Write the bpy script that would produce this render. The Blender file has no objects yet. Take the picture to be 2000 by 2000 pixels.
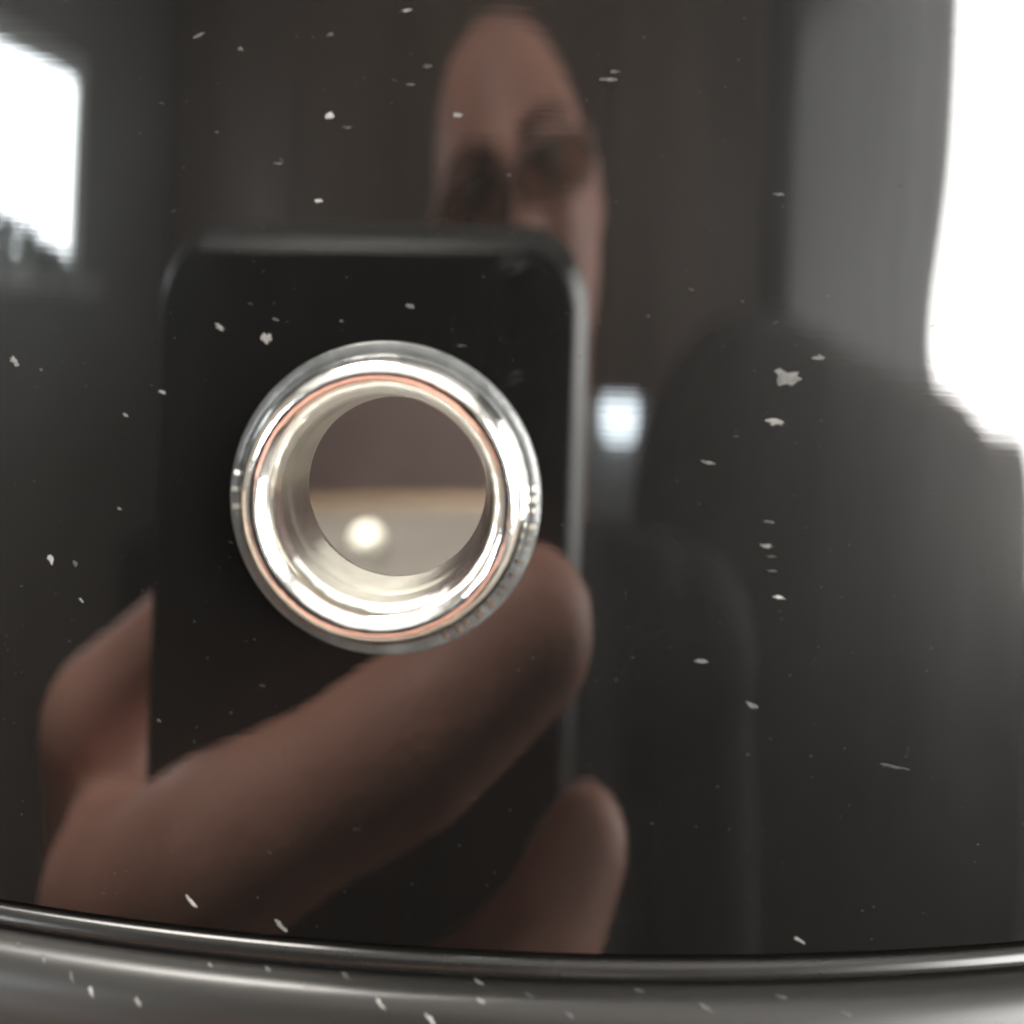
import bpy, bmesh, math, random
from mathutils import Vector, Matrix
random.seed(7)
S = bpy.context.scene
COL = S.collection
PI = math.pi
MM = 0.001

# ------------------------------------------------------------------ camera, world, exposure
D = 0.066                      # lens to canister wall
ROLL = math.radians(2.5)
cd = bpy.data.cameras.new('camera'); cam = bpy.data.objects.new('camera', cd); COL.objects.link(cam)
cr, sr = math.cos(ROLL), math.sin(ROLL)
cam.matrix_world = Matrix(((cr, -sr, 0, 0), (0, 0, -1, -D), (sr, cr, 0, 0), (0, 0, 0, 1)))
cd.sensor_width = 36; cd.lens = 36
cd.shift_x, cd.shift_y = -0.015, -0.2
cd.clip_start, cd.clip_end = 0.002, 50
cd.dof.use_dof = True; cd.dof.focus_distance = 0.073; cd.dof.aperture_fstop = 14
S.camera = cam
W = bpy.data.worlds.new('World'); S.world = W; W.use_nodes = True
W.node_tree.nodes['Background'].inputs[0].default_value = (.8, .85, .9, 1)
W.node_tree.nodes['Background'].inputs[1].default_value = 0.3
S.view_settings.view_transform = 'Standard'; S.view_settings.look = 'None'
S.view_settings.exposure = 0.0; S.view_settings.gamma = 1
S.cycles.use_denoising = True
S.cycles.max_bounces = 5; S.cycles.diffuse_bounces = 3; S.cycles.glossy_bounces = 4
S.cycles.use_adaptive_sampling = True; S.cycles.adaptive_threshold = .03
S.cycles.caustics_reflective = False; S.cycles.caustics_refractive = False
S.cycles.sample_clamp_indirect = 20

RIGHT_WINDOW = 42.0
LEFT_WINDOW = 68.0

# ------------------------------------------------------------------ materials
def nm(name):
    m = bpy.data.materials.new(name); m.use_nodes = True
    return m, m.node_tree.nodes, m.node_tree.links, m.node_tree.nodes['Principled BSDF']
def mat(name, col, rough=.5, metal=0., ior=1.5, var=.0, scale=40, bump=0., bscale=200, emit=None, estr=0., sss=0., stretch=(1, 1, 1), spec=None):
    m, N, Lk, b = nm(name)
    b.inputs['Base Color'].default_value = (*col, 1); b.inputs['Roughness'].default_value = rough
    b.inputs['Metallic'].default_value = metal; b.inputs['IOR'].default_value = ior
    if spec is not None: b.inputs['Specular IOR Level'].default_value = spec
    tc = N.new('ShaderNodeTexCoord'); mp = N.new('ShaderNodeMapping'); mp.inputs['Scale'].default_value = stretch
    Lk.new(tc.outputs['Object'], mp.inputs['Vector'])
    if var:
        n = N.new('ShaderNodeTexNoise'); n.inputs['Scale'].default_value = scale; n.inputs['Detail'].default_value = 5
        Lk.new(mp.outputs[0], n.inputs['Vector'])
        r = N.new('ShaderNodeMapRange'); r.inputs['From Min'].default_value = .3; r.inputs['From Max'].default_value = .7
        r.inputs['To Min'].default_value = 1 - var; r.inputs['To Max'].default_value = 1 + var
        Lk.new(n.outputs['Fac'], r.inputs['Value'])
        h = N.new('ShaderNodeVectorMath'); h.operation = 'SCALE'; h.inputs[0].default_value = col
        Lk.new(r.outputs[0], h.inputs['Scale']); Lk.new(h.outputs[0], b.inputs['Base Color'])
    if bump:
        n2 = N.new('ShaderNodeTexNoise'); n2.inputs['Scale'].default_value = bscale; n2.inputs['Detail'].default_value = 3
        Lk.new(mp.outputs[0], n2.inputs['Vector'])
        bp = N.new('ShaderNodeBump'); bp.inputs['Strength'].default_value = 1; bp.inputs['Distance'].default_value = bump
        Lk.new(n2.outputs['Fac'], bp.inputs['Height']); Lk.new(bp.outputs[0], b.inputs['Normal'])
    if emit:
        b.inputs['Emission Color'].default_value = (*emit, 1); b.inputs['Emission Strength'].default_value = estr
    if sss:
        b.inputs['Subsurface Weight'].default_value = sss; b.inputs['Subsurface Radius'].default_value = (.006, .002, .001)
    return m
def lacquer(name, base, rough, ripple, ior=1.53):
    """glossy black lacquer with very fine turned ripples that run round the body, and faint smears in the gloss"""
    m, N, Lk, b = nm(name)
    b.inputs['Base Color'].default_value = (*base, 1); b.inputs['IOR'].default_value = ior
    tc = N.new('ShaderNodeTexCoord')
    mp = N.new('ShaderNodeMapping'); mp.inputs['Scale'].default_value = (14, 14, 1500)
    Lk.new(tc.outputs['Object'], mp.inputs['Vector'])
    n = N.new('ShaderNodeTexNoise'); n.inputs['Scale'].default_value = 1; n.inputs['Detail'].default_value = 1.5
    Lk.new(mp.outputs[0], n.inputs['Vector'])
    bp = N.new('ShaderNodeBump'); bp.inputs['Distance'].default_value = ripple
    Lk.new(n.outputs['Fac'], bp.inputs['Height'])
    n3 = N.new('ShaderNodeTexNoise'); n3.inputs['Scale'].default_value = 45; n3.inputs['Detail'].default_value = 1
    Lk.new(tc.outputs['Object'], n3.inputs['Vector'])
    bp2 = N.new('ShaderNodeBump'); bp2.inputs['Distance'].default_value = .000022
    Lk.new(n3.outputs['Fac'], bp2.inputs['Height']); Lk.new(bp.outputs[0], bp2.inputs['Normal'])
    Lk.new(bp2.outputs[0], b.inputs['Normal'])
    n2 = N.new('ShaderNodeTexNoise'); n2.inputs['Scale'].default_value = 28; n2.inputs['Detail'].default_value = 1.5
    Lk.new(tc.outputs['Object'], n2.inputs['Vector'])
    r = N.new('ShaderNodeMapRange'); r.inputs['From Min'].default_value = 0; r.inputs['From Max'].default_value = 1
    r.inputs['To Min'].default_value = rough * .6; r.inputs['To Max'].default_value = rough * 2.2
    Lk.new(n2.outputs['Fac'], r.inputs['Value']); Lk.new(r.outputs[0], b.inputs['Roughness'])
    film = N.new('ShaderNodeBsdfPrincipled')      # thin smeary film that scatters part of the gloss
    film.inputs['Base Color'].default_value = (*base, 1); film.inputs['Roughness'].default_value = .4; film.inputs['IOR'].default_value = ior
    mx = N.new('ShaderNodeMixShader'); r2 = N.new('ShaderNodeMapRange'); r2.inputs['To Min'].default_value = .02; r2.inputs['To Max'].default_value = .22
    n4 = N.new('ShaderNodeTexNoise'); n4.inputs['Scale'].default_value = 170; n4.inputs['Detail'].default_value = 4; n4.inputs['Roughness'].default_value = .65
    mp4 = N.new('ShaderNodeMapping'); mp4.inputs['Scale'].default_value = (1.6, 1.6, .35); mp4.inputs['Rotation'].default_value = (0, .25, 0)
    Lk.new(tc.outputs['Object'], mp4.inputs['Vector']); Lk.new(mp4.outputs[0], n4.inputs['Vector'])
    ml = N.new('ShaderNodeMath'); ml.operation = 'MULTIPLY_ADD'; ml.inputs[1].default_value = .5
    Lk.new(n4.outputs['Fac'], ml.inputs[0]); Lk.new(n2.outputs['Fac'], ml.inputs[2])
    sb = N.new('ShaderNodeMath'); sb.operation = 'SUBTRACT'; sb.inputs[1].default_value = .25
    Lk.new(ml.outputs[0], sb.inputs[0]); Lk.new(sb.outputs[0], r2.inputs['Value']); Lk.new(r2.outputs[0], mx.inputs[0])
    Lk.new(b.outputs[0], mx.inputs[1]); Lk.new(film.outputs[0], mx.inputs[2])
    Lk.new(mx.outputs[0], N['Material Output'].inputs['Surface'])
    return m
M = {}
M['lacquer'] = lacquer('black_lacquer', (.0022, .0021, .0019), .018, .0000014)
M['skirt'] = lacquer('black_skirt', (.010, .0094, .0085), .27, .0000005, 1.36)
M['bead'] = lacquer('black_bead', (.006, .0056, .005), .16, .0000005, 1.38)
M['liner'] = mat('brown_liner', (.088, .064, .061), .55, var=.12, scale=30)
M['inner_floor'] = mat('beige_floor', (.072, .066, .057), .5, var=.08, scale=20)
M['ledge'] = mat('tan_ledge', (.135, .09, .047), .5, var=.1, scale=40)
M['lamp'] = mat('glowing_lamp', (.9, .88, .75), .4, emit=(1, .95, .78), estr=.3)
M['dust'] = [mat('dust_%d' % i, (c, c * .97, c * .9), .9, var=.35, scale=2500) for i, c in enumerate((.018, .032, .054, .095, .16))]
M['skin'] = mat('skin', (.68, .355, .275), .5, var=.14, scale=28, bump=.00025, bscale=900)
M['nail'] = mat('fingernail', (.60, .34, .27), .45, var=.05)
M['hair'] = mat('eyebrow_hair', (.16, .085, .06), .7, var=.4, scale=900)
M['eye'] = mat('eye_white', (.7, .68, .64), .15, var=.02)
M['cloth'] = mat('black_jacket', (.022, .022, .021), .9, var=.3, scale=60, bump=.001, bscale=700)
M['trouser'] = mat('dark_trousers', (.02, .022, .03), .9, var=.2, scale=60)
M['shoe'] = mat('shoe_leather', (.015, .013, .012), .4, var=.2)
M['phone'] = mat('phone_back', (.009, .009, .010), .28, var=.1, scale=100)
M['bumper'] = mat('phone_edge', (.16, .16, .157), .33, metal=1, var=.04)
M['lensglass'] = mat('lens_glass', (.004, .004, .008), .03, var=.02)
M['screen'] = mat('phone_screen', (.01, .01, .01), .1, emit=(.8, .85, 1), estr=.6)
M['glasses'] = mat('dark_plastic', (.012, .011, .010), .3, var=.1)
def shaded_lens():  # lens tint is painted shade, standing in for the darkness over the eyes
    m = mat('eye_shade_lens', (.03, .027, .022), .06, var=.05); N = m.node_tree.nodes; Lk = m.node_tree.links
    tr = N.new('ShaderNodeBsdfTransparent'); tr.inputs[0].default_value = (.62, .57, .52, 1)
    mx = N.new('ShaderNodeMixShader'); mx.inputs[0].default_value = .95
    Lk.new(N['Principled BSDF'].outputs[0], mx.inputs[1]); Lk.new(tr.outputs[0], mx.inputs[2]); Lk.new(mx.outputs[0], N['Material Output'].inputs['Surface'])
    return m
M['eye_shade'] = shaded_lens()
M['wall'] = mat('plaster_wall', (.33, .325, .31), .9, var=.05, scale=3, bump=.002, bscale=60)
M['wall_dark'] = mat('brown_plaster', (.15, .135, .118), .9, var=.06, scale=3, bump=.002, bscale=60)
M['ceil'] = mat('plaster_ceiling', (.75, .74, .72), .9, var=.03, scale=3)
M['floor'] = mat('floor', (.16, .12, .09), .5, var=.2, scale=4)
M['wood'] = mat('brown_cabinet', (.165, .118, .092), .45, var=.22, scale=9, stretch=(1, 1, .12))
M['darkwood'] = mat('dark_cabinet', (.045, .04, .035), .45, var=.2, scale=9, stretch=(1, 1, .12))
M['steel'] = mat('handle_steel', (.5, .5, .5), .3, metal=1, var=.05)
M['shelf'] = mat('shelf_wood', (.20, .16, .12), .5, var=.25, scale=14, stretch=(.15, 1, 1))
def sheer(name, col):
    m = mat(name, col, .9, var=.08, scale=50, bump=.0005, bscale=900); N = m.node_tree.nodes; Lk = m.node_tree.links
    tr = N.new('ShaderNodeBsdfTranslucent'); tr.inputs[0].default_value = (*col, 1)
    mx = N.new('ShaderNodeMixShader'); mx.inputs[0].default_value = .3
    Lk.new(N['Principled BSDF'].outputs[0], mx.inputs[1]); Lk.new(tr.outputs[0], mx.inputs[2]); Lk.new(mx.outputs[0], N['Material Output'].inputs['Surface'])
    return m
M['curtain'] = sheer('grey_curtain', (.165, .167, .166))
M['chair'] = mat('black_upholstery', (.036, .030, .026), .8, var=.25, scale=25, bump=.001, bscale=300)
M['frame'] = mat('white_window_frame', (.72, .72, .70), .4, var=.04)
M['day_r'] = mat('daylit_pane', (.1, .1, .1), .1, emit=(1, .985, .955), estr=RIGHT_WINDOW)
M['day_l'] = mat('daylit_pane_left', (.1, .1, .1), .1, emit=(.9, .97, 1), estr=LEFT_WINDOW)
M['ceil_lamp'] = mat('lamp_diffuser', (.8, .8, .8), .5, emit=(1, .95, .88), estr=95)
M['bulb'] = mat('frosted_lamp_glass', (.8, .8, .8), .4, emit=(.82, .93, 1), estr=34)

M['gasket'] = mat('grey_washer', (.045, .047, .046), .38, var=.45, scale=500, bump=.00012, bscale=900)
def chrome():
    m, N, Lk, b = nm('chromed_metal')
    b.inputs['Base Color'].default_value = (.90, .90, .88, 1); b.inputs['Metallic'].default_value = 1
    b.inputs['Roughness'].default_value = .1
    tc = N.new('ShaderNodeTexCoord')
    n = N.new('ShaderNodeTexNoise'); n.inputs['Scale'].default_value = 380; n.inputs['Detail'].default_value = 2
    Lk.new(tc.outputs['Object'], n.inputs['Vector'])
    bp = N.new('ShaderNodeBump'); bp.inputs['Distance'].default_value = .00022; bp.inputs['Strength'].default_value = .6
    Lk.new(n.outputs['Fac'], bp.inputs['Height']); Lk.new(bp.outputs[0], b.inputs['Normal'])
    r = N.new('ShaderNodeMapRange'); r.inputs['To Min'].default_value = .08; r.inputs['To Max'].default_value = .22
    Lk.new(n.outputs['Fac'], r.inputs['Value']); Lk.new(r.outputs[0], b.inputs['Roughness'])
    return m
M['chrome'] = chrome()
M['sleeve'] = mat('sleeve_metal', (.40, .385, .34), .3, metal=1, var=.25, scale=300, bump=.0001, bscale=500)

# ------------------------------------------------------------------ object helpers
ORG = {}
def org(o):
    return ORG.get(o.name, Vector((0, 0, 0)))
def empty(name, loc, label=None, cat=None, group=None, kind=None):
    o = bpy.data.objects.new(name, None); COL.objects.link(o); o.location = loc; o.empty_display_size = .01
    ORG[o.name] = Vector(loc); tag(o, label, cat, group, kind); return o
def tag(o, label=None, cat=None, group=None, kind=None):
    if label: o['label'] = label
    if cat: o['category'] = cat
    if group: o['group'] = group
    if kind: o['kind'] = kind
    return o
def link(name, me, material, parent=None, smooth=True, origin=None):
    """me holds world coordinates; the object is put at its parent's base (or at origin)"""
    L = org(parent) if parent else Vector(origin or (0, 0, 0))
    me.transform(Matrix.Translation(-L))
    if material: me.materials.append(material)
    o = bpy.data.objects.new(name, me); COL.objects.link(o)
    ORG[o.name] = L
    if parent: o.parent = parent
    else: o.location = L
    if smooth:
        for p in me.polygons: p.use_smooth = True
    return o
def mesh(verts, faces):
    me = bpy.data.meshes.new('m'); me.from_pydata([tuple(v) for v in verts], [], faces); me.validate(); me.update(); return me
def obj(name, verts, faces, material, parent=None, smooth=True, origin=None):
    return link(name, mesh(verts, faces), material, parent, smooth, origin)
def box_data(x0, x1, y0, y1, z0, z1, bev=0.):
    bm = bmesh.new(); bmesh.ops.create_cube(bm, size=1)
    for v in bm.verts: v.co = Vector(((x0 + x1) / 2 + v.co.x * (x1 - x0), (y0 + y1) / 2 + v.co.y * (y1 - y0), (z0 + z1) / 2 + v.co.z * (z1 - z0)))
    if bev: bmesh.ops.bevel(bm, geom=bm.edges[:], offset=bev, segments=3, affect='EDGES', profile=.5)
    me = bpy.data.meshes.new('m'); bm.to_mesh(me); bm.free(); return me
def box(name, b, material, parent=None, bev=0., origin=None):
    return link(name, box_data(*b, bev=bev), material, parent, False, origin)
def lathe(profile, seg, frame, closed=False, cap=False):
    """profile of (radius, height) turned about the frame's third axis; frame = (origin, a, b, axis)"""
    o, a, b, n = frame; V = []; F = []; k = len(profile)
    for i in range(seg):
        t = 2 * PI * i / seg
        for r, h in profile: V.append(o + (a * math.cos(t) + b * math.sin(t)) * r + n * h)
    for i in range(seg):
        j = (i + 1) % seg
        for q in range(k - 1 + (1 if closed else 0)):
            q2 = (q + 1) % k
            F.append((i * k + q, j * k + q, j * k + q2, i * k + q2))
    if cap:
        F.append([i * k for i in range(seg)][::-1]); F.append([i * k + k - 1 for i in range(seg)])
    return V, F
def capsule(V, F, a, b, ra, rb, n=18, c=6):
    a = Vector(a); b = Vector(b); ax = (b - a)
    if ax.length < 1e-6: ax = Vector((0, 0, 1))
    ax.normalize(); u = ax.orthogonal().normalized(); w = ax.cross(u); base = len(V); rings = []
    for k in range(c): t = -PI / 2 + (k + .35) / c * PI / 2; rings.append((a + ax * ra * math.sin(t), ra * math.cos(t)))
    for k in range(c): t = (k + .65) / c * PI / 2; rings.append((b + ax * rb * math.sin(t), rb * math.cos(t)))
    for p, r in rings:
        for i in range(n): t = 2 * PI * i / n; V.append(p + (u * math.cos(t) + w * math.sin(t)) * r)
    for q in range(len(rings) - 1):
        for i in range(n): F.append((base + q * n + i, base + q * n + (i + 1) % n, base + (q + 1) * n + (i + 1) % n, base + (q + 1) * n + i))
    F.append([base + i for i in range(n)][::-1]); F.append([base + (len(rings) - 1) * n + i for i in range(n)])
def spline(pts, n=8):
    out = []
    for i in range(len(pts) - 1):
        p0 = pts[max(i - 1, 0)]; p1 = pts[i]; p2 = pts[i + 1]; p3 = pts[min(i + 2, len(pts) - 1)]
        for k in range(n):
            t = k / n
            out.append(tuple(.5 * (2 * b + (c - a) * t + (2 * a - 5 * b + 4 * c - d) * t * t + (3 * b - a - 3 * c + d) * t ** 3) for a, b, c, d in zip(p0, p1, p2, p3)))
    out.append(tuple(pts[-1])); return out

# ------------------------------------------------------------------ the setting seen in the gloss
XL, XR, YB, YF, ZC, ZF = -1.6, 1.15, -2.6, .5, 1.15, -1.5
def structure(name, b, m): return tag(box(name, b, m), kind='structure')
structure('floor', (XL - .1, XR + .1, YB - .1, YF + .1, ZF - .1, ZF), M['floor'])
structure('ceiling', (XL - .1, XR + .1, YB - .1, YF + .1, ZC, ZC + .1), M['ceil'])
structure('wall_back', (XL - .1, XR + .1, YB - .1, YB, ZF, ZC), M['wall'])
structure('wall_front', (XL - .1, XR + .1, YF, YF + .1, ZF, ZC), M['wall'])
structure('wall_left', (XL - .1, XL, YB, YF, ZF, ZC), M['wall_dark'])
structure('wall_right', (XR, XR + .1, YB, YF, ZF, ZC), M['wall'])
structure('shelf', (-.55, .6, -.03, YF - .002, -.125, -.0952), M['shelf'])

def window(name, wall_x, side, y0, y1, z0, z1, pane_m, label, bars_y, bars_z):
    """side=+1: on the right wall facing -x"""
    w = empty(name, (wall_x, (y0 + y1) / 2, z0), label, 'window')
    t = .05; a = wall_x - side * .035; b = wall_x - side * .001
    xs = (min(a, b), max(a, b))
    for bb in ((y0 - t, y1 + t, z0 - t, z0), (y0 - t, y1 + t, z1, z1 + t), (y0 - t, y0, z0, z1), (y1, y1 + t, z0, z1)):
        box('frame', (*xs, *bb), M['frame'], w)
    for k in range(1, bars_y):
        y = y0 + (y1 - y0) * k / bars_y; box('bar', (*xs, y - .012, y + .012, z0, z1), M['frame'], w)
    gy = [y0 + (y1 - y0) * k / bars_y for k in range(bars_y + 1)]; gz = [z0 + (z1 - z0) * k / bars_z for k in range(bars_z + 1)]
    pa, pb = wall_x - side * .003, wall_x - side * .009
    for i in range(bars_y):
        for j in range(bars_z):
            box('pane', (min(pa, pb), max(pa, pb), gy[i] + (.012 if i else 0), gy[i + 1] - (.012 if i < bars_y - 1 else 0), gz[j], gz[j + 1]), pane_m, w)
    return w
window('window', XR, 1, -2.25, -.35, -.34, .70, M['day_r'], 'tall bright window beside the grey curtain, at the right', 1, 1)
window('window', XL, -1, -1.60, -1.02, .06, .42, M['day_l'], 'small bright window high up at the left', 1, 1)

def cabinet(name, x0, x1, y0, y1, z0, z1, n, m, label):
    c = empty(name, ((x0 + x1) / 2, (y0 + y1) / 2, z0), label, 'cabinet')
    box('carcass', (x0, x1, y0, y1 - .022, z0, z1), m, c)
    w = (x1 - x0) / n
    for k in range(n):
        d = box('door', (x0 + k * w + .003, x0 + (k + 1) * w - .003, y1 - .02, y1, z0 + .003, z1 - .003), m, c, bev=.003)
        hx = x0 + (k + (.88 if k % 2 == 0 else .12)) * w
        hz = z0 + .06 if name.startswith('wall') else z1 - .2
        if not name.startswith('wall'): box('handle', (hx - .006, hx + .006, y1 + .001, y1 + .025, hz, hz + .13), M['steel'], d, bev=.003)
    return c
cabinet('wall_cabinet', XL + .002, .93, YB + .002, YB + .35, -.20, ZC - .002, 4, M['wood'], 'row of brown wall cabinets behind the person, reflected')
cabinet('base_cabinet', XL + .002, XR - .002, YB + .002, YB + .6, ZF + .001, -.62, 5, M['darkwood'], 'dark floor cabinets under the brown wall cabinets')

box('sill', (XL + .001, XL + .14, -1.66, -.98, -.005, .009), M['frame'], bpy.data.objects['window.001'], bev=.003)
M['leaf'] = mat('leaf_green', (.05, .075, .03), .5, var=.3, scale=40)
M['pot'] = mat('grey_pot', (.2, .2, .2), .6, var=.1)
pp = empty('added_plant', (XL + .075, -1.24, .0092), 'made-up leafy plant added to cut off the low corner of the small left window', 'plant')  # added plant; its slope of leaves masks the bright pane's low corner
V, F = lathe([(.0005, 0), (.028, 0), (.036, .06), (.032, .06), (.031, .05), (.0005, .05)], 32, (Vector((XL + .075, -1.24, .0092)), Vector((1, 0, 0)), Vector((0, 1, 0)), Vector((0, 0, 1)))); obj('pot', V, F, M['pot'], pp)
for k in range(170):
    rr = random.Random(k); u = rr.random() ** .8; y = -1.16 - .40 * u; zt = .014 + (.135 - .105 * u) * rr.random() ** .45
    c = Vector((XL + rr.uniform(.03, .12), y, zt)); a = rr.uniform(0, 2 * PI); d1 = Vector((math.cos(a) * .6, math.sin(a), rr.uniform(-.5, .7))).normalized(); d2 = d1.cross(Vector((1, .2, .3))).normalized()
    l = rr.uniform(.022, .036)
    V = [c - d1 * l, c - d2 * l * .42, c + Vector((0, 0, .004)), c + d2 * l * .42, c + d1 * l]
    obj('leaf', V, [(0, 1, 2), (0, 2, 3), (1, 4, 2), (2, 4, 3)], M['leaf'], pp)
lp = empty('wall_lamp', (.42, YB + .02, -.29), 'small bright square lamp on the wall beneath the brown cabinets', 'lamp')
box('backplate', (.37, .47, YB + .001, YB + .015, -.325, -.20), M['steel'], lp, bev=.003)
box('shade', (.345, .495, YB + .0155, YB + .16, -.325, -.20), M['bulb'], lp, bev=.04)

cl = empty('ceiling_lamp', (-.38, .10, ZC - .002), 'flat round lamp glowing on the ceiling, left above the canister', 'lamp')
cf = (Vector((-.38, .10, ZC - .002)), Vector((1, 0, 0)), Vector((0, -1, 0)), Vector((0, 0, -1)))
V, F = lathe([(.30, 0), (.30, .05), (.27, .05), (.27, .02)], 64, cf); obj('rim', V, F, M['steel'], cl)
V, F = lathe([(.268, .03), (.262, .045), (.2, .055), (.0005, .06)], 64, cf); obj('diffuser', V, F, M['ceil_lamp'], cl)

# curtain drawn back beside the window, gathered by a tie, flaring below it
def curtain():
    c = empty('curtain', (XR - .09, -1.9, -1.45), 'grey curtain drawn back beside the tall bright window', 'curtain')
    V = []; F = []; nz, nu = 70, 90
    for i in range(nz + 1):
        z = .95 + (-1.45 - .95) * i / nz
        g = math.exp(-((z + .02) / .18) ** 2)
        ya = -2.56
        yb = -1.235 + (-.06) * g + (.30 * min(1, max(0, (-.05 - z) / .45)) ** 1.1 if z < -.05 else 0)
        for j in range(nu + 1):
            u = j / nu
            y = ya + (yb - ya) * u
            x = XR - .085 - .028 * math.sin(u * 2 * PI * 11 + .6 * math.sin(3 * z)) * (1 - .5 * g)
            V.append((x, y, z))
    n = len(V)
    for i in range(nz):
        for j in range(nu):
            a = i * (nu + 1) + j
            F.append((a, a + 1, a + nu + 2, a + nu + 1))
    obj('cloth', V, F, M['curtain'], c)
    rod = empty('curtain_rod', (XR - .09, -1.6, .98), 'steel curtain rod above the tall window', 'curtain rod')
    V, F = lathe([(.012, 0), (.012, 2.0)], 16, (Vector((XR - .09, -2.58, .965)), Vector((1, 0, 0)), Vector((0, 0, 1)), Vector((0, 1, 0))), cap=True)
    obj('bar', V, F, M['steel'], rod)
    for y in (-2.5, -.7): box('bracket', (XR - .09, XR - .001, y - .01, y + .01, .98, .995), M['steel'], rod)
curtain()

def stand_in_chair():  # added chair, outlined to fill the dark shape in front of the curtain
    a = empty('stand_in_chair', (.65, -1.15, ZF), 'made-up black chair standing in for the dark shape before the tall bright window', 'stand_in_chair')
    V = []; F = []
    # back: rounded outline, given real thickness and a slight curve
    ol = spline([(.20, -.85), (.21, -.5), (.215, -.22), (.24, -.11), (.30, -.04), (.37, .0), (.43, .006), (.52, -.012), (.62, -.036), (.75, -.06), (.85, -.082), (.97, -.14), (1.09, -.21), (1.10, -.85)], 8)
    n = len(ol)
    for dy in (-.09, -.07, .07, .09):
        s = .97 if abs(dy) > .08 else 1
        for x, z in ol: V.append((.62 + (x - .62) * s, -1.0 + dy, -.85 + (z + .85) * (s if s < 1 else 1)))
    for q in range(3):
        for i in range(n - 1): F.append((q * n + i, q * n + i + 1, (q + 1) * n + i + 1, (q + 1) * n + i))
        F.append((q * n + n - 1, q * n, (q + 1) * n, (q + 1) * n + n - 1))
    F.append(list(range(n))); F.append([3 * n + i for i in range(n)][::-1])
    obj('backrest', V, F, M['chair'], a, smooth=False)
    box('seat', (.24, 1.0, -1.55, -1.095, -1.16, -1.0), M['chair'], a, bev=.03)
    for x0 in (.175, 1.01): box('armrest', (x0, x0 + .055, -1.5, -1.095, -1.16, -.84), M['chair'], a, bev=.02)
    for x in (.25, .98):
        for y in (-1.45, -1.0): box('leg', (x - .025, x + .025, y - .025, y + .025, ZF + .001, -1.162 if y < -1.2 else -.851), M['darkwood'], a, bev=.004)
stand_in_chair()

# ------------------------------------------------------------------ the canister
R = .180
can = empty('black_canister', (0, R, -.095), 'glossy black round canister with a chromed hole, mirroring a person with a phone', 'canister')
S0, Z0 = -.00866, -.0127           # where the hole sits on the wall: arc length from the front, height
ZT = .10; ZB = -.0415
def surf(s, z, rad=R):
    t = s / R; return Vector((rad * math.sin(t), R - rad * math.cos(t), z))
def wall_with_hole(rad, hole, zlo, zhi, flip=False):
    h = .016; q = 24
    bm = bmesh.new(); V = {}
    def vert(s, z):
        t = s / R
        t = (t + PI) % (2 * PI) - PI
        k = (round(t, 7), round(z, 8))
        if k not in V: V[k] = bm.verts.new(surf(t * R, z, rad))
        return V[k]
    full = 2 * PI * R
    ss = [S0 - h + 2 * h * i / q for i in range(q + 1)]
    rest = 340; a0 = S0 + h; span = full - 2 * h
    ss += [a0 + span * i / rest for i in range(1, rest)]
    ns = len(ss)
    zs = [Z0 - h + 2 * h * i / q for i in range(q + 1)]
    lo = [zlo + (Z0 - h - zlo) * i / 16 for i in range(16)]; hi = [Z0 + h + (zhi - Z0 - h) * i / 60 for i in range(1, 61)]
    zz = lo + zs + hi; zi0 = len(lo)
    for i in range(ns):
        s1 = ss[i]; s2 = ss[(i + 1) % ns]
        for j in range(len(zz) - 1):
            if i < q and zi0 <= j < zi0 + q: continue
            bm.faces.new((vert(s1, zz[j]), vert(s2, zz[j]), vert(s2, zz[j + 1]), vert(s1, zz[j + 1])))
    ring = [(ss[i], zs[0]) for i in range(q)] + [(ss[q], zs[j]) for j in range(q)] + [(ss[q - i], zs[q]) for i in range(q)] + [(ss[0], zs[q - j]) for j in range(q)]
    m = len(ring); K = 10; prev = [vert(*p) for p in ring]
    for k in range(1, K + 1):
        f = k / K; cur = []
        for (s, z) in ring:
            a = math.atan2(z - Z0, s - S0)
            cs, cz = S0 + hole * math.cos(a), Z0 + hole * math.sin(a)
            cur.append(bm.verts.new(surf(s + (cs - s) * f, z + (cz - z) * f, rad)))
        for i in range(m): bm.faces.new((prev[i], prev[(i + 1) % m], cur[(i + 1) % m], cur[i]))
        prev = cur
    if flip: bmesh.ops.reverse_faces(bm, faces=bm.faces[:])
    me = bpy.data.meshes.new('m'); bm.to_mesh(me); bm.free()
    sg = -1 if flip else 1
    nr = [tuple((Vector((v.co.x, v.co.y - R, 0)).normalized() * sg)) for v in me.vertices]
    for p in me.polygons: p.use_smooth = True
    me.normals_split_custom_set_from_vertices(nr)
    return me
shell = link('shell', wall_with_hole(R, .0072, ZB, ZT), M['lacquer'], can)
link('liner', wall_with_hole(R - .004, .0068, -.082, ZT, True), M['liner'], can)
axis = (Vector((0, R, 0)), Vector((1, 0, 0)), Vector((0, 1, 0)), Vector((0, 0, 1)))
V, F = lathe(spline([(R - .0055, ZT - .002), (R - .0055, ZT + .0015), (R - .002, ZT + .0032), (R + .0016, ZT + .0015), (R + .0016, ZT - .002)], 6), 240, axis, closed=True)
obj('top_rim', V, F, M['skirt'], can)
V, F = lathe([(.0005, -.082), (.05, -.082), (.11, -.082), (R - .0101, -.082)], 160, axis); obj('inner_floor', V, F, M['inner_floor'], can)
V, F = lathe(spline([(R - .0100, -.0819), (R - .007, -.0816), (R - .0052, -.0805), (R - .0043, -.0785)], 6), 200, axis); obj('inner_ledge', V, F, M['ledge'], can)
V, F = lathe([(R - .0026, ZB + .002), (R - .0026, ZB - .0018)], 240, axis); obj('seam_groove', V, F, M['skirt'], can)
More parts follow.
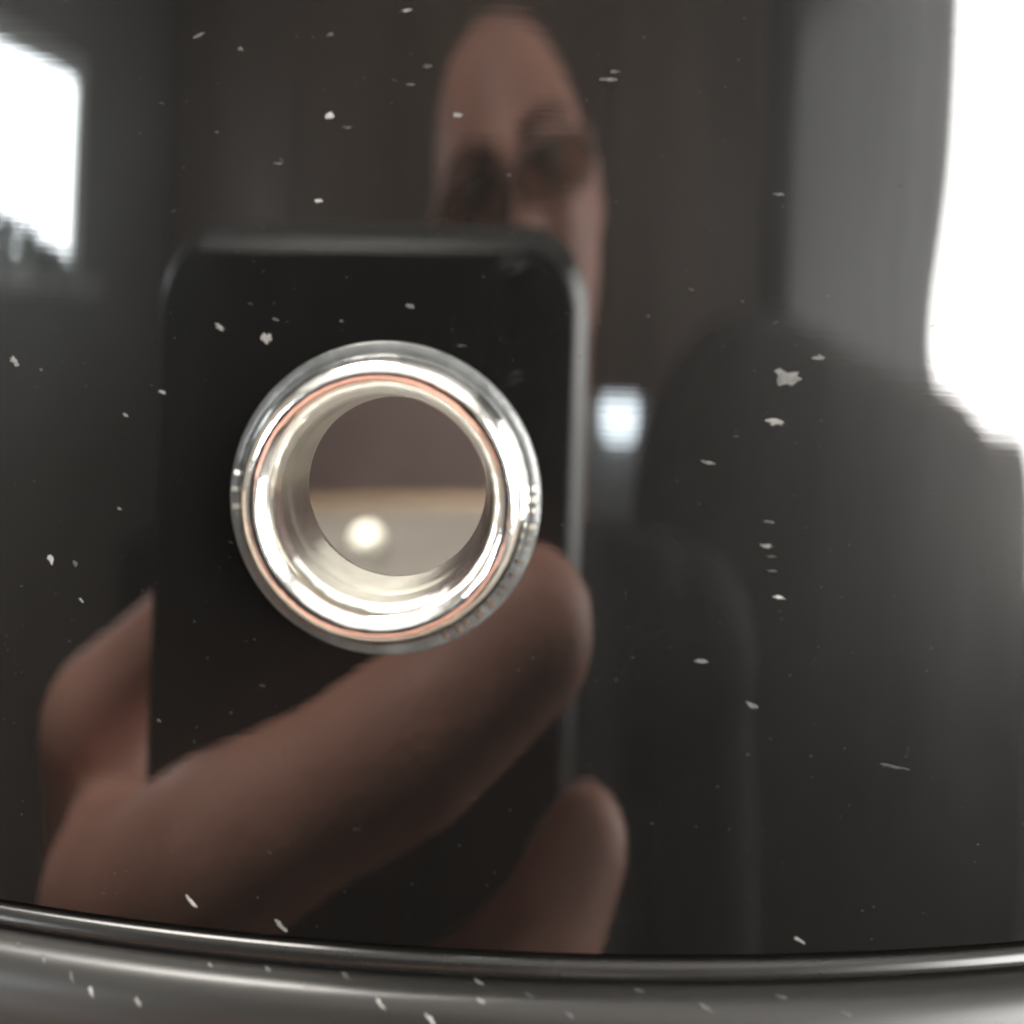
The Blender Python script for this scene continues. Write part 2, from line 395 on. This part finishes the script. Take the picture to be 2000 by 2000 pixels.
# bead under the wall, then the skirt that steps out and drops to the shelf
bead = [(R - .0012, ZB - .0003), (R - .0002, ZB - .0003), (R + .0003, ZB - .00045), (R + .0006, ZB - .0009), (R + .0006, ZB - .0013), (R + .0002, ZB - .0017)]
V, F = lathe(spline(bead, 6), 420, axis); obj('seam_bead', V, F, M['bead'], can)
sk = [(R - .001, ZB - .0016), (R + .0003, ZB - .00162), (R + .0010, ZB - .0017), (R + .0019, ZB - .0020), (R + .0026, ZB - .0027), (R + .0031, ZB - .0038), (R + .0036, ZB - .006),
      (R + .0042, ZB - .012), (R + .005, ZB - .03), (R + .005, -.093), (R + .0035, -.0949), (R - .01, -.095), (.0005, -.095)]
V, F = lathe(spline(sk, 8), 420, axis); skirt = obj('base_skirt', V, F, M['skirt'], can)
# indicator lamp standing on the inner floor
lamp_at = Vector((-.048, .262, -.082))
fr = (lamp_at, Vector((1, 0, 0)), Vector((0, 1, 0)), Vector((0, 0, 1)))
V, F = lathe([(.0062, 0), (.0062, .0015), (.0052, .002)], 32, fr, cap=True); lb = obj('lamp_base', V, F, M['inner_floor'], can)
V, F = lathe([(.0044 * math.cos(a), .0053 + .0044 * math.sin(a)) for a in [(-.7 + (PI / 2 + .69) * i / 14) for i in range(15)]], 32, fr, cap=True); obj('lamp_dome', V, F, M['lamp'], lb)

# grommet: turned flange and rolled lip, then the sleeve through the wall
hc = surf(S0, Z0); hn = Vector((hc.x, hc.y - R, 0)).normalized(); ha = Vector((0, 0, 1)).cross(hn).normalized(); hb = hn.cross(ha)
gf = (hc, ha, hb, hn)
gr = empty('grommet', tuple(hc)); gr.parent = can; gr.location = hc - org(can)
pf = spline([(9.45, -.3), (9.45, .1), (9.32, .75), (9.05, 1.45), (8.7, 1.95), (8.25, 2.2), (7.75, 2.08), (7.25, 1.6), (6.92, .95), (6.75, .3)], 8)
V, F = lathe([(r * MM, h * MM) for r, h in pf], 220, gf); fl = obj('flange', V, F, M['chrome'], gr)
ps = [(6.75, .3), (6.68, -.2), (6.6, -.9), (6.68, -1.1), (6.5, -1.7), (6.35, -2.8), (6.22, -3.8), (6.2, -4.4), (6.5, -5.1), (8.4, -5.4)]
V, F = lathe([(r * MM, h * MM) for r, h in spline(ps, 6)], 180, gf); obj('sleeve', V, F, M['sleeve'], gr)
# small crimp marks pressed round the flange's lower right side
for a0, a1, n in ((-62, 8, 15), (172, 186, 3)):
    for k in range(n):
        a = math.radians(a0 + (a1 - a0) * k / max(1, n - 1) + random.uniform(-1.3, 1.3))
        c, s = math.cos(a), math.sin(a); er = ha * c + hb * s; et = -ha * s + hb * c
        V = []; wv = .11 + random.random() * .1; r0 = 9.40 + random.uniform(-.05, .05); r1 = 10.0 + random.uniform(-.12, .08)
        def hgt(r): return .42 - (r - 9.45) * .3
        for r, up in ((r0, -.2), (r0 + .1, .10), (r1 - .1, .09), (r1, -.2)):
            for w in (-wv, wv): V.append(hc + er * r * MM + et * w * MM + hn * (hgt(r) + up) * MM)
        obj('crimp_mark', V, [(0, 1, 3, 2), (2, 3, 5, 4), (4, 5, 7, 6), (0, 2, 4, 6), (1, 7, 5, 3)], M['sleeve'], gr, smooth=False)

# dust flecks stuck to the lacquer: (arc, height, length, width, angle, brightness)
FLECKS = [(-8.62, 18.82, 0.96, 0.2, 12, 0.6), (-22.45, 16.92, 0.85, 0.27, 28, 0.5), (-19.58, 16.09, 0.51, 0.27, 2, 0.4), (-13.62, 17.14, 0.75, 0.2, 18, 0.3), (-13.38, 11.88, 0.89, 0.55, 2, 1.0), (-12.2, 11.15, 0.85, 0.17, -2, 0.3), (-5.09, 12.16, 0.96, 0.34, 2, 0.7), (-16.66, 8.67, 0.85, 0.17, -2, 0.4), (-13.87, 6.31, 0.82, 0.27, -2, 0.8), (-7.12, 15.27, 0.68, 0.27, -2, 0.25), (-8.16, 14.03, 0.68, 0.14, 2, 0.3), (4.97, 15.44, 0.85, 0.17, 2, 0.4), (4.55, 14.9, 1.2, 0.2, 2, 0.5), (-20.12, -2.17, 0.96, 0.31, -26, 0.6), (-16.38, -1.52, 0.61, 0.17, -12, 0.4), (-16.93, -2.76, 0.75, 0.68, 2, 0.7), (-11.99, -1.43, 0.41, 0.14, -8, 0.3), (-7.54, -0.24, 0.82, 0.31, -12, 0.35), (-4.17, -2.66, 0.85, 0.14, -6, 0.25), (-34.77, -5.18, 0.96, 0.48, -42, 0.7), (-32.7, -5.65, 0.34, 0.17, -28, 0.4), (-23.87, -6.65, 0.75, 0.24, -18, 0.6), (-26.41, -8.34, 0.48, 0.2, -28, 0.6), (-26.57, -14.54, 0.51, 0.17, -28, 0.5), (-31.41, -18.29, 1.02, 0.41, -52, 0.8), (-29.53, -18.45, 0.61, 0.34, -38, 0.35), (-29.07, -20.81, 0.61, 0.2, -32, 0.6), (17.22, -3.86, 2.22, 1.02, -2, 0.55), (19.27, -2.47, 1.13, 0.41, -2, 0.45), (16.46, -6.8, 1.3, 0.38, -10, 0.6), (12.22, -9.56, 1.13, 0.2, -10, 0.5), (16.33, -13.3, 0.96, 0.14, -2, 0.4), (16.25, -14.86, 1.13, 0.24, -8, 0.7), (16.6, -15.54, 0.85, 0.14, -6, 0.4), (16.68, -16.47, 0.85, 0.14, -6, 0.4), (17.15, -18.19, 1.23, 0.27, -12, 0.8), (12.23, -22.42, 1.13, 0.27, -12, 0.45), (15.8, -25.3, 1.13, 0.27, -22, 0.5), (25.79, -29.36, 2.05, 0.14, -12, 0.25), (15.97, 8.05, 1.02, 0.17, -2, 0.3), (-20.32, -39.92, 1.2, 0.27, -46, 0.8), (-14.23, -40.9, 1.2, 0.27, -42, 0.6), (19.7, -40.67, 1.09, 0.2, -28, 0.6), (24.37, 9.11, 0.75, 0.17, -2, 0.25), (19.59, 1.54, 0.68, 0.14, -8, 0.2), (-23.13, -28.28, 0.48, 0.14, -28, 0.25), (-20.88, 10.57, 0.48, 0.17, 2, 0.25), (-1.57, 8.47, 0.48, 0.14, 2, 0.2)]
def fleck(parent, place, l, w, ang, b):
    """a thin ragged flake: ring of uneven points on the surface and a lower-relief top"""
    n = 15; a = math.radians(ang); V = []; F = []
    for lay, sc_, up in ((0, 1, -.01), (1, 1, .012), (2, .5, .03)):
        for k in range(n):
            t = 2 * PI * k / n; rr = 1 + (random.Random(int(l * 977 + w * 3331 + k * 17 + ang)).uniform(-.6, .35))
            e = .62 * l / 2 * math.cos(t) * rr * sc_ * 1.35; f = w / 2 * math.sin(t) * rr * sc_
            V.append(place((e * math.cos(a) - f * math.sin(a)) * MM, (e * math.sin(a) + f * math.cos(a)) * MM, up * MM))
    for q in (0, 1):
        for k in range(n): F.append((q * n + k, q * n + (k + 1) % n, (q + 1) * n + (k + 1) % n, (q + 1) * n + k))
    F.append([2 * n + k for k in range(n)])
    i = 0 if b < .3 else 1 if b < .45 else 2 if b < .6 else 3 if b < .8 else 4
    obj('dust_fleck', V, F, M['dust'][i], parent, smooth=False)
for s, z, l, w, a, b in FLECKS:
    def place(ds, dz, up, s=s, z=z): return surf((s * MM) + ds, z * MM + dz, R + up)
    fleck(shell, place, l, w, a, b)
# flecks on the skirt: (arc, distance out from the wall, length, width, angle, brightness)
SKP = [Vector((a - R, b)) for a, b in spline(sk, 8)]
def sk_place(s, out):
    k0 = min(range(len(SKP) - 1), key=lambda k: abs(SKP[k].x - out) if k > 2 else 9)
    t = (SKP[k0 + 1] - SKP[k0]).normalized(); n = Vector((-t.y, t.x)); n = n if n.y > 0 or n.x > 0 else -n
    def place(ds, dz, up):
        q = SKP[k0] - t * dz + n * up; return surf(s + ds, q.y, R + q.x)
    return place
for s_, d, l, w, a, b in ((-18.5, 1.0, .8, .22, -45, .6), (-14.8, .8, 1.0, .2, -42, .5), (-9.7, .8, 1.1, .22, -35, .3), (-1.2, .7, 1.0, .2, -35, .6), (-1.0, 1.9, 1.1, .26, -35, .6), (-7.2, 2.3, 1.0, .28, -42, .9),
                          (13.0, 2.0, 1.2, .22, -32, .5), (2.0, 1.5, .7, .18, -30, .4), (-29.3, 2.0, .9, .2, -45, .5), (-25.5, 2.8, 1.0, .26, -45, .8), (-22.3, 2.9, .8, .26, -40, .7), (9.0, 1.0, .9, .2, -32, .3),
                          (-31.5, 1.4, .8, .2, -45, .4), (-27.0, 2.5, .9, .18, -48, .5), (-12.0, 1.7, .7, .2, -40, .4), (4.5, 2.4, .8, .2, -30, .5), (18.0, 1.4, .9, .18, -25, .4), (-4.0, 2.7, .9, .22, -38, .8), (22.0, 2.4, .8, .2, -25, .4), (-33.0, 2.7, 1.0, .2, -48, .6)):
    fleck(skirt, sk_place(s_ * MM, d * MM), l, w, a, b)
# fine dust: far too many grains to count, one mesh
V = []; F = []; rr = random.Random(3)
for k in range(520):
    s_ = rr.uniform(-40, 40); z = rr.uniform(-41.2, 24); l = rr.uniform(.03, .09) * (3.2 if rr.random() < .06 else 1); w = rr.uniform(.025, .05); a = rr.uniform(-.7, .5)
    if math.hypot(s_ - S0 / MM, z - Z0 / MM) < 10.6: continue
    b0 = len(V)
    for lay_, sc_, up in ((0, 1, -.004), (1, .7, .008)):
        for q in range(5):
            t = 2 * PI * q / 5 + k; e = l * math.cos(t) * sc_; f = w * math.sin(t) * sc_
            V.append(surf((s_ + e * math.cos(a) - f * math.sin(a)) * MM, (z + e * math.sin(a) + f * math.cos(a)) * MM, R + up * MM))
    F += [(b0 + q, b0 + (q + 1) % 5, b0 + 5 + (q + 1) % 5, b0 + 5 + q) for q in range(5)] + [tuple(b0 + 5 + q for q in range(5))]
fd = obj('fine_dust', V, F, M['dust'][0], shell, smooth=False); fd['kind'] = 'stuff'
V, F = lathe(spline([(.01015, -.0002), (.01012, .00012), (.0099, .0003), (.0096, .00042), (.0092, .00045)], 4), 160, gf); obj('gasket', V, F, M['gasket'], gr)

# ------------------------------------------------------------------ the phone that takes the picture (turned with the camera)
PR = math.radians(1.0); pcr, psr = math.cos(PR), math.sin(PR)
def ph(x, y, z): return Vector((x * pcr - z * psr, y, x * psr + z * pcr))
PX0, PX1, PZ0, PZ1 = -.0760, .0118, -.142, .0112
PY0, PY1 = -.0760, -.0672           # front (screen) and back (towards the canister)
phone = empty('phone', tuple(ph((PX0 + PX1) / 2, (PY0 + PY1) / 2, PZ0)), 'black phone held upright in front of the canister, seen in its gloss', 'phone')
def rrect(x0, x1, z0, z1, r, n=10):
    P = []
    for cx, cz, a in ((x1 - r, z1 - r, 0), (x0 + r, z1 - r, 90), (x0 + r, z0 + r, 180), (x1 - r, z0 + r, 270)):
        for k in range(n + 1):
            t = math.radians(a + 90 * k / n); P.append((cx + r * math.cos(t), cz + r * math.sin(t)))
    return P
def slab(name, layers, m, parent, caps=True):
    """layers: (inset, y) of the same rounded outline; layers[0] first"""
    V = []; F = []; n = 0
    for (x0, x1, z0, z1, r, y) in layers:
        P = rrect(x0, x1, z0, z1, r); n = len(P); V += [ph(x, y, z) for x, z in P]
    for q in range(len(layers) - 1):
        for i in range(n): F.append((q * n + i, q * n + (i + 1) % n, (q + 1) * n + (i + 1) % n, (q + 1) * n + i))
    if caps: F.append(list(range(n))[::-1]); F.append([(len(layers) - 1) * n + i for i in range(n)])
    return obj(name, V, F, m, parent, smooth=False)
def lay(i, y): return (PX0 + i, PX1 - i, PZ0 + i, PZ1 - i, .0125 - i, y)
slab('back_panel', [lay(.0035, PY1 - .0016), lay(.0035, PY1 - .0004), lay(.0040, PY1), ], M['phone'], phone)
slab('frame', [lay(.0018, PY0 + .0006), lay(.0004, PY0 + .0014), lay(0, PY0 + .0024), lay(.0004, PY1 - .0056), lay(.0017, PY1 - .0033), lay(.0027, PY1 - .0014), lay(.0034, PY1 - .0006)], M['bumper'], phone, caps=False)
slab('screen', [lay(.0018, PY0 + .0005), lay(.0019, PY0 + .0001)], M['screen'], phone)
bump = slab('camera_bump', [(-.008, .0064, -.022, .0062, .005, PY1 - .0002), (-.008, .0064, -.022, .0062, .005, PY1 + .0004), (-.0074, .0058, -.0214, .0058, .0046, PY1 + .0007)], M['phone'], phone)
for z in (0, -.0145):
    V, F = lathe([(.0058, 0), (.0058, .0002), (.0050, .0003), (.0046, .0001), (.0004, .0001)], 40, (ph(0, PY1 + .0007, z), Vector((1, 0, 0)), Vector((0, 0, 1)), Vector((0, 1, 0))), cap=True)
    obj('lens', V, F, M['lensglass'], bump)

# ------------------------------------------------------------------ the person holding it
def chain(V, F, pts, sub=1):
    for p, q in zip(pts[:-1], pts[1:]): capsule(V, F, [x * MM for x in p[:3]], [x * MM for x in q[:3]], p[3] * MM, q[3] * MM)
def fused(name, V, F, voxel, material, parent, smooth=6):
    me = mesh(V, F); o = bpy.data.objects.new('tmp', me); COL.objects.link(o)
    r = o.modifiers.new('r', 'REMESH'); r.mode = 'VOXEL'; r.voxel_size = voxel; r.use_smooth_shade = True
    s = o.modifiers.new('s', 'SMOOTH'); s.iterations = smooth; s.factor = .5
    dg = bpy.context.evaluated_depsgraph_get(); dg.update()
    out = bpy.data.meshes.new_from_object(o.evaluated_get(dg))
    bpy.data.objects.remove(o); bpy.data.meshes.remove(me); out.materials.clear()
    return link(name, out, material, parent)

HC = Vector((-.013, -.535, .052)); TILT = math.radians(19); NOD = math.radians(1)
HM = Matrix.Rotation(-TILT, 3, 'Y') @ Matrix.Rotation(NOD, 3, 'X')
def head_pt(v): return HC + HM @ Vector(v)
def gauss(x, s): return math.exp(-(x / s) ** 2)
def face_y(x, z, y):
    """relief of the face on the front half: brow, sockets, nose, lips, chin"""
    d = 0
    d += .006 * gauss(z - .030, .010) * gauss(x, .045)
    for e in (-.032, .032): d -= .013 * gauss(x - e, .017) * gauss(z - .012, .013)
    if -.045 < z < .03:
        t = (.03 - z) / .07; d += (.006 + .020 * t) * gauss(x, .010 + .005 * t) * (1 if z > -.035 else (z + .045) / .010)
    d += .007 * gauss(z + .066, .006) * gauss(x, .022) + .006 * gauss(z + .079, .006) * gauss(x, .020) - .004 * gauss(z + .0725, .003) * gauss(x, .02)
    d += .009 * gauss(z + .107, .014) * gauss(x, .022)
    for e in (-.045, .045): d += .006 * gauss(x - e, .018) * gauss(z + .022, .02)
    return d
def head(V, F):
    base = len(V); nu, nv = 96, 72
    for j in range(1, nv):
        ph_ = PI * j / nv
        for i in range(nu):
            t = 2 * PI * i / nu
            x = math.sin(ph_) * math.cos(t); y = math.sin(ph_) * math.sin(t); z = math.cos(ph_)
            w = .0755 * (1 - .05 * max(0, -z) ** 2.5); dp = .098 * (1 - .12 * max(0, -z)) if y < 0 else .092
            kx = 1 + .16 * max(0, z) ** 3 * (1 - max(0, z) ** 8)
            X, Y, Z = x * w * kx * (1 if abs(z) < 2 else 1), y * dp, z * .121
            if y > 0: Y += face_y(X, Z, Y) * min(1, y * 2.2)
            if z < -.1 and y < 0: Y *= 1 - .55 * min(1, (-z - .1) * 1.6); Z *= 1 - .25 * min(1, -y) * min(1, (-z - .1))
            V.append(head_pt((X, Y, Z)))
    for j in range(nv - 2):
        for i in range(nu): F.append((base + j * nu + i, base + (j + 1) * nu + i, base + (j + 1) * nu + (i + 1) % nu, base + j * nu + (i + 1) % nu))
    F.append([base + i for i in range(nu)]); F.append([base + (nv - 2) * nu + i for i in range(nu)][::-1])
    for sx in (-1, 1):
        for (y0, z0, y1, z1, r0, r1) in ((-.012, .022, -.016, .004, .011, .010), (-.016, .004, -.008, -.022, .010, .008)):
            capsule(V, F, head_pt((sx * .0755, y0, z0)), head_pt((sx * .0745, y1, z1)), r0, r1)

person = empty('person', (0, -.56, ZF), 'person in a black jacket and dark-framed glasses, reflected, holding a phone in one hand', 'person')
V = []; F = []
head(V, F)
nk = head_pt((0, -.028, -.07)) / MM
chain(V, F, [(*nk, 57), (14, -575, -110, 54), (12, -585, -190, 60)])
torso = [(12, -590, -230, 95), (12, -590, -380, 110), (12, -585, -560, 100), (12, -585, -690, 105)]
chain(V, F, torso)
SHL, SHR = (-165, -580, -205), (190, -580, -215)
chain(V, F, [(*SHL, 55), (12, -590, -215, 70), (*SHR, 55)])
WR = (-118, -142, -186)
EL = (-225, -345, -345)
chain(V, F, [(*SHL, 50), (*EL, 36), (-160, -220, -250, 33), (*WR, 25)])
chain(V, F, [(*SHR, 50), (235, -570, -490, 38), (245, -500, -730, 26)])
for sx in (-1, 1): chain(V, F, [(12 + sx * 85, -585, -730, 80), (12 + sx * 90, -575, -1060, 55), (12 + sx * 95, -590, -1430, 38), (12 + sx * 100, -520, -1465, 30)])
# resting right hand
chain(V, F, [(245, -500, -730, 25), (243, -490, -790, 24)])
for k, (dx, l) in enumerate(((-24, 62), (-8, 72), (8, 68), (23, 52))):
    chain(V, F, [(243 + dx * .7, -484 + abs(dx) * .1, -795, 11), (243 + dx, -474, -825 - l * .25, 9.5), (243 + dx, -480, -825 - l * .75, 8.5), (243 + dx, -492, -830 - l, 7.5)])
chain(V, F, [(228, -478, -755, 14), (214, -462, -795, 11), (212, -462, -825, 9)])
# left hand round the phone
palm = [(-96, -104, -120, 22), (-92, -98, -140, 21)]
chain(V, F, [(*WR, 25), (-104, -118, -150, 24), (-98, -104, -118, 21)])
IDX = [(-92, -96, -108, 18), (-80, -66, -88, 13.5), (-62, -55, -77, 12.2), (-44, -46.5, -65.5, 12.6), (-29, -49, -57.5, 10.5), (-13, -51, -49, 11.2), (-5, -53, -44, 10.4), (2.2, -55.5, -38.5, 11)]
MID = [(-94, -100, -122, 18), (-78, -66, -116, 13), (-36, -50, -103, 11.5), (5, -55.5, -79, 10), (14.2, -67, -70, 8.4)]
RNG = [(-98, -104, -136, 17), (-79, -68, -136, 12.5), (-38, -52, -125, 11), (3, -56, -106, 9.6), (15, -68, -97, 8.2)]
PKY = [(-102, -110, -150, 15), (-82, -72, -154, 11), (-48, -56, -146, 9.5), (-10, -57.5, -131, 8.5), (4, -59, -125, 7.6)]
THB = [(-102, -112, -138, 19), (-102, -92, -98, 14.5), (-96.5, -79, -71, 12), (-90, -82, -65, 10.5), (-64, -90, -44, 7.2)]
for f_ in (IDX, MID, RNG, PKY, THB): chain(V, F, f_)
chain(V, F, [(-98, -92, -98, 13), (-86, -76, -92, 11.5)]); chain(V, F, [(-92, -84, -74, 10), (-82, -74, -92, 12)])       # web between thumb and forefinger
body = fused('body', V, F, .0024, M['skin'], person, smooth=6)
# jacket, trousers, shoes
V = []; F = []
chain(V, F, [(p[0], p[1], p[2], p[3] + 22) for p in torso])
chain(V, F, [(-170, -580, -212, 68), (12, -592, -228, 88), (195, -580, -222, 68)])
for sx in (-1, 1): chain(V, F, [(12 + sx * 40, -588, -178, 46), (12 + sx * 120, -585, -196, 62)])
for sx in (-1, 1): chain(V, F, [(12 + sx * 80, -590, -330, 75), (12 + sx * 70, -590, -620, 72)])
chain(V, F, [(*SHL, 66), (-228, -347, -349, 52), (-168, -232, -258, 44), (-138, -178, -214, 38)])
chain(V, F, [(*SHR, 66), (238, -572, -490, 52), (247, -512, -690, 40)])
fused('jacket', V, F, .006, M['cloth'], person, smooth=4)
V = []; F = []
for sx in (-1, 1): chain(V, F, [(12 + sx * 60, -585, -700, 105), (12 + sx * 88, -580, -860, 96), (12 + sx * 92, -575, -1060, 72), (12 + sx * 96, -590, -1410, 60)])
fused('trousers', V, F, .008, M['trouser'], person, smooth=4)
for sx in (-1, 1):
    V = []; F = []
    chain(V, F, [(12 + sx * 96, -620, -1456, 42), (12 + sx * 102, -500, -1460, 38), (12 + sx * 106, -420, -1464, 34)])
    fused('shoe', V, F, .006, M['shoe'], person, smooth=3)
# eyes, brows, nails
for sx in (-1, 1):
    V = []; F = []; c = head_pt((sx * .032, .072, .012)); capsule(V, F, c, c + Vector((0, 0, 1e-5)), .0115, .0115, 24, 10)
    obj('eye', V, F, M['eye'], person)
    V = []; F = []
    P = [head_pt((sx * x, .0925 - .35 * max(0, x - .03) - .0, z)) for x, z in ((.014, .031), (.030, .036), (.046, .033), (.054, .027))]
    for p, q, r in zip(P[:-1], P[1:], (.0045, .004, .0025)): capsule(V, F, p, q, r, r * .85, 10, 4)
    obj('eyebrow', V, F, M['hair'], person)
def nail(p0, p1, r):
    p0, p1 = Vector(p0) * MM, Vector(p1) * MM; ax = (p1 - p0).normalized(); up = Vector((0, 1, 0)); up = (up - ax * up.dot(ax)).normalized(); sd = ax.cross(up)
    V = []; F = []; n, m = 9, 9
    for i in range(n):
        for j in range(m):
            a = -1.0 + 2.0 * i / (n - 1); t = -.3 + 1.25 * j / (m - 1)
            taper = math.sqrt(max(0, 1 - (abs(t - .3) / .95) ** 4))
            V.append(p1 + ax * (t - .25) * r * .95 + (up * math.cos(a * .95 * taper) + sd * math.sin(a * .95 * taper)) * r * (1.0 - .10 * max(0, t)) )
    for i in range(n - 1):
        for j in range(m - 1): F.append((i * m + j, (i + 1) * m + j, (i + 1) * m + j + 1, i * m + j + 1))
    obj('fingernail', V, F, M['nail'], person)
nail(PKY[3][:3], PKY[4][:3], .0074)

# glasses
gl = empty('glasses', tuple(head_pt((0, .1, .014))), 'dark-framed glasses on the reflected face', 'glasses')
for sx in (-1, 1):
    P = []
    for k in range(40):
        t = 2 * PI * k / 40; c, s = math.cos(t), math.sin(t)
        P.append((sx * .034 + .030 * math.copysign(abs(c) ** .35, c), .004 + .015 * math.copysign(abs(s) ** .6, s)))
    def gy(x): return .108 - 1.6 * x * x * 3
    V = []; F = []
    for k in range(40): capsule(V, F, head_pt((P[k][0], gy(P[k][0]), P[k][1])), head_pt((P[(k + 1) % 40][0], gy(P[(k + 1) % 40][0]), P[(k + 1) % 40][1])), .0015, .0015, 8, 2)
    obj('rim', V, F, M['glasses'], gl)
    V = [head_pt((x, gy(x) - .0008, z)) for x, z in P] + [head_pt((x, gy(x) + .0008, z)) for x, z in P]
    obj('lens', V, [list(range(40)), [40 + k for k in range(40)][::-1]] + [(k, (k + 1) % 40, 40 + (k + 1) % 40, 40 + k) for k in range(40)], M['eye_shade'], gl, smooth=False)
    V = []; F = []
    T = [head_pt((sx * .061, .090, .010)), head_pt((sx * .078, .06, .012)), head_pt((sx * .082, .0, .016)), head_pt((sx * .080, -.03, .006))]
    for p, q in zip(T[:-1], T[1:]): capsule(V, F, p, q, .0024, .0022, 8, 3)
    obj('temple', V, F, M['glasses'], gl)
V = []; F = []; capsule(V, F, head_pt((-.008, .1075, .009)), head_pt((.008, .1075, .009)), .0024, .0024, 8, 3); obj('bridge', V, F, M['glasses'], gl)
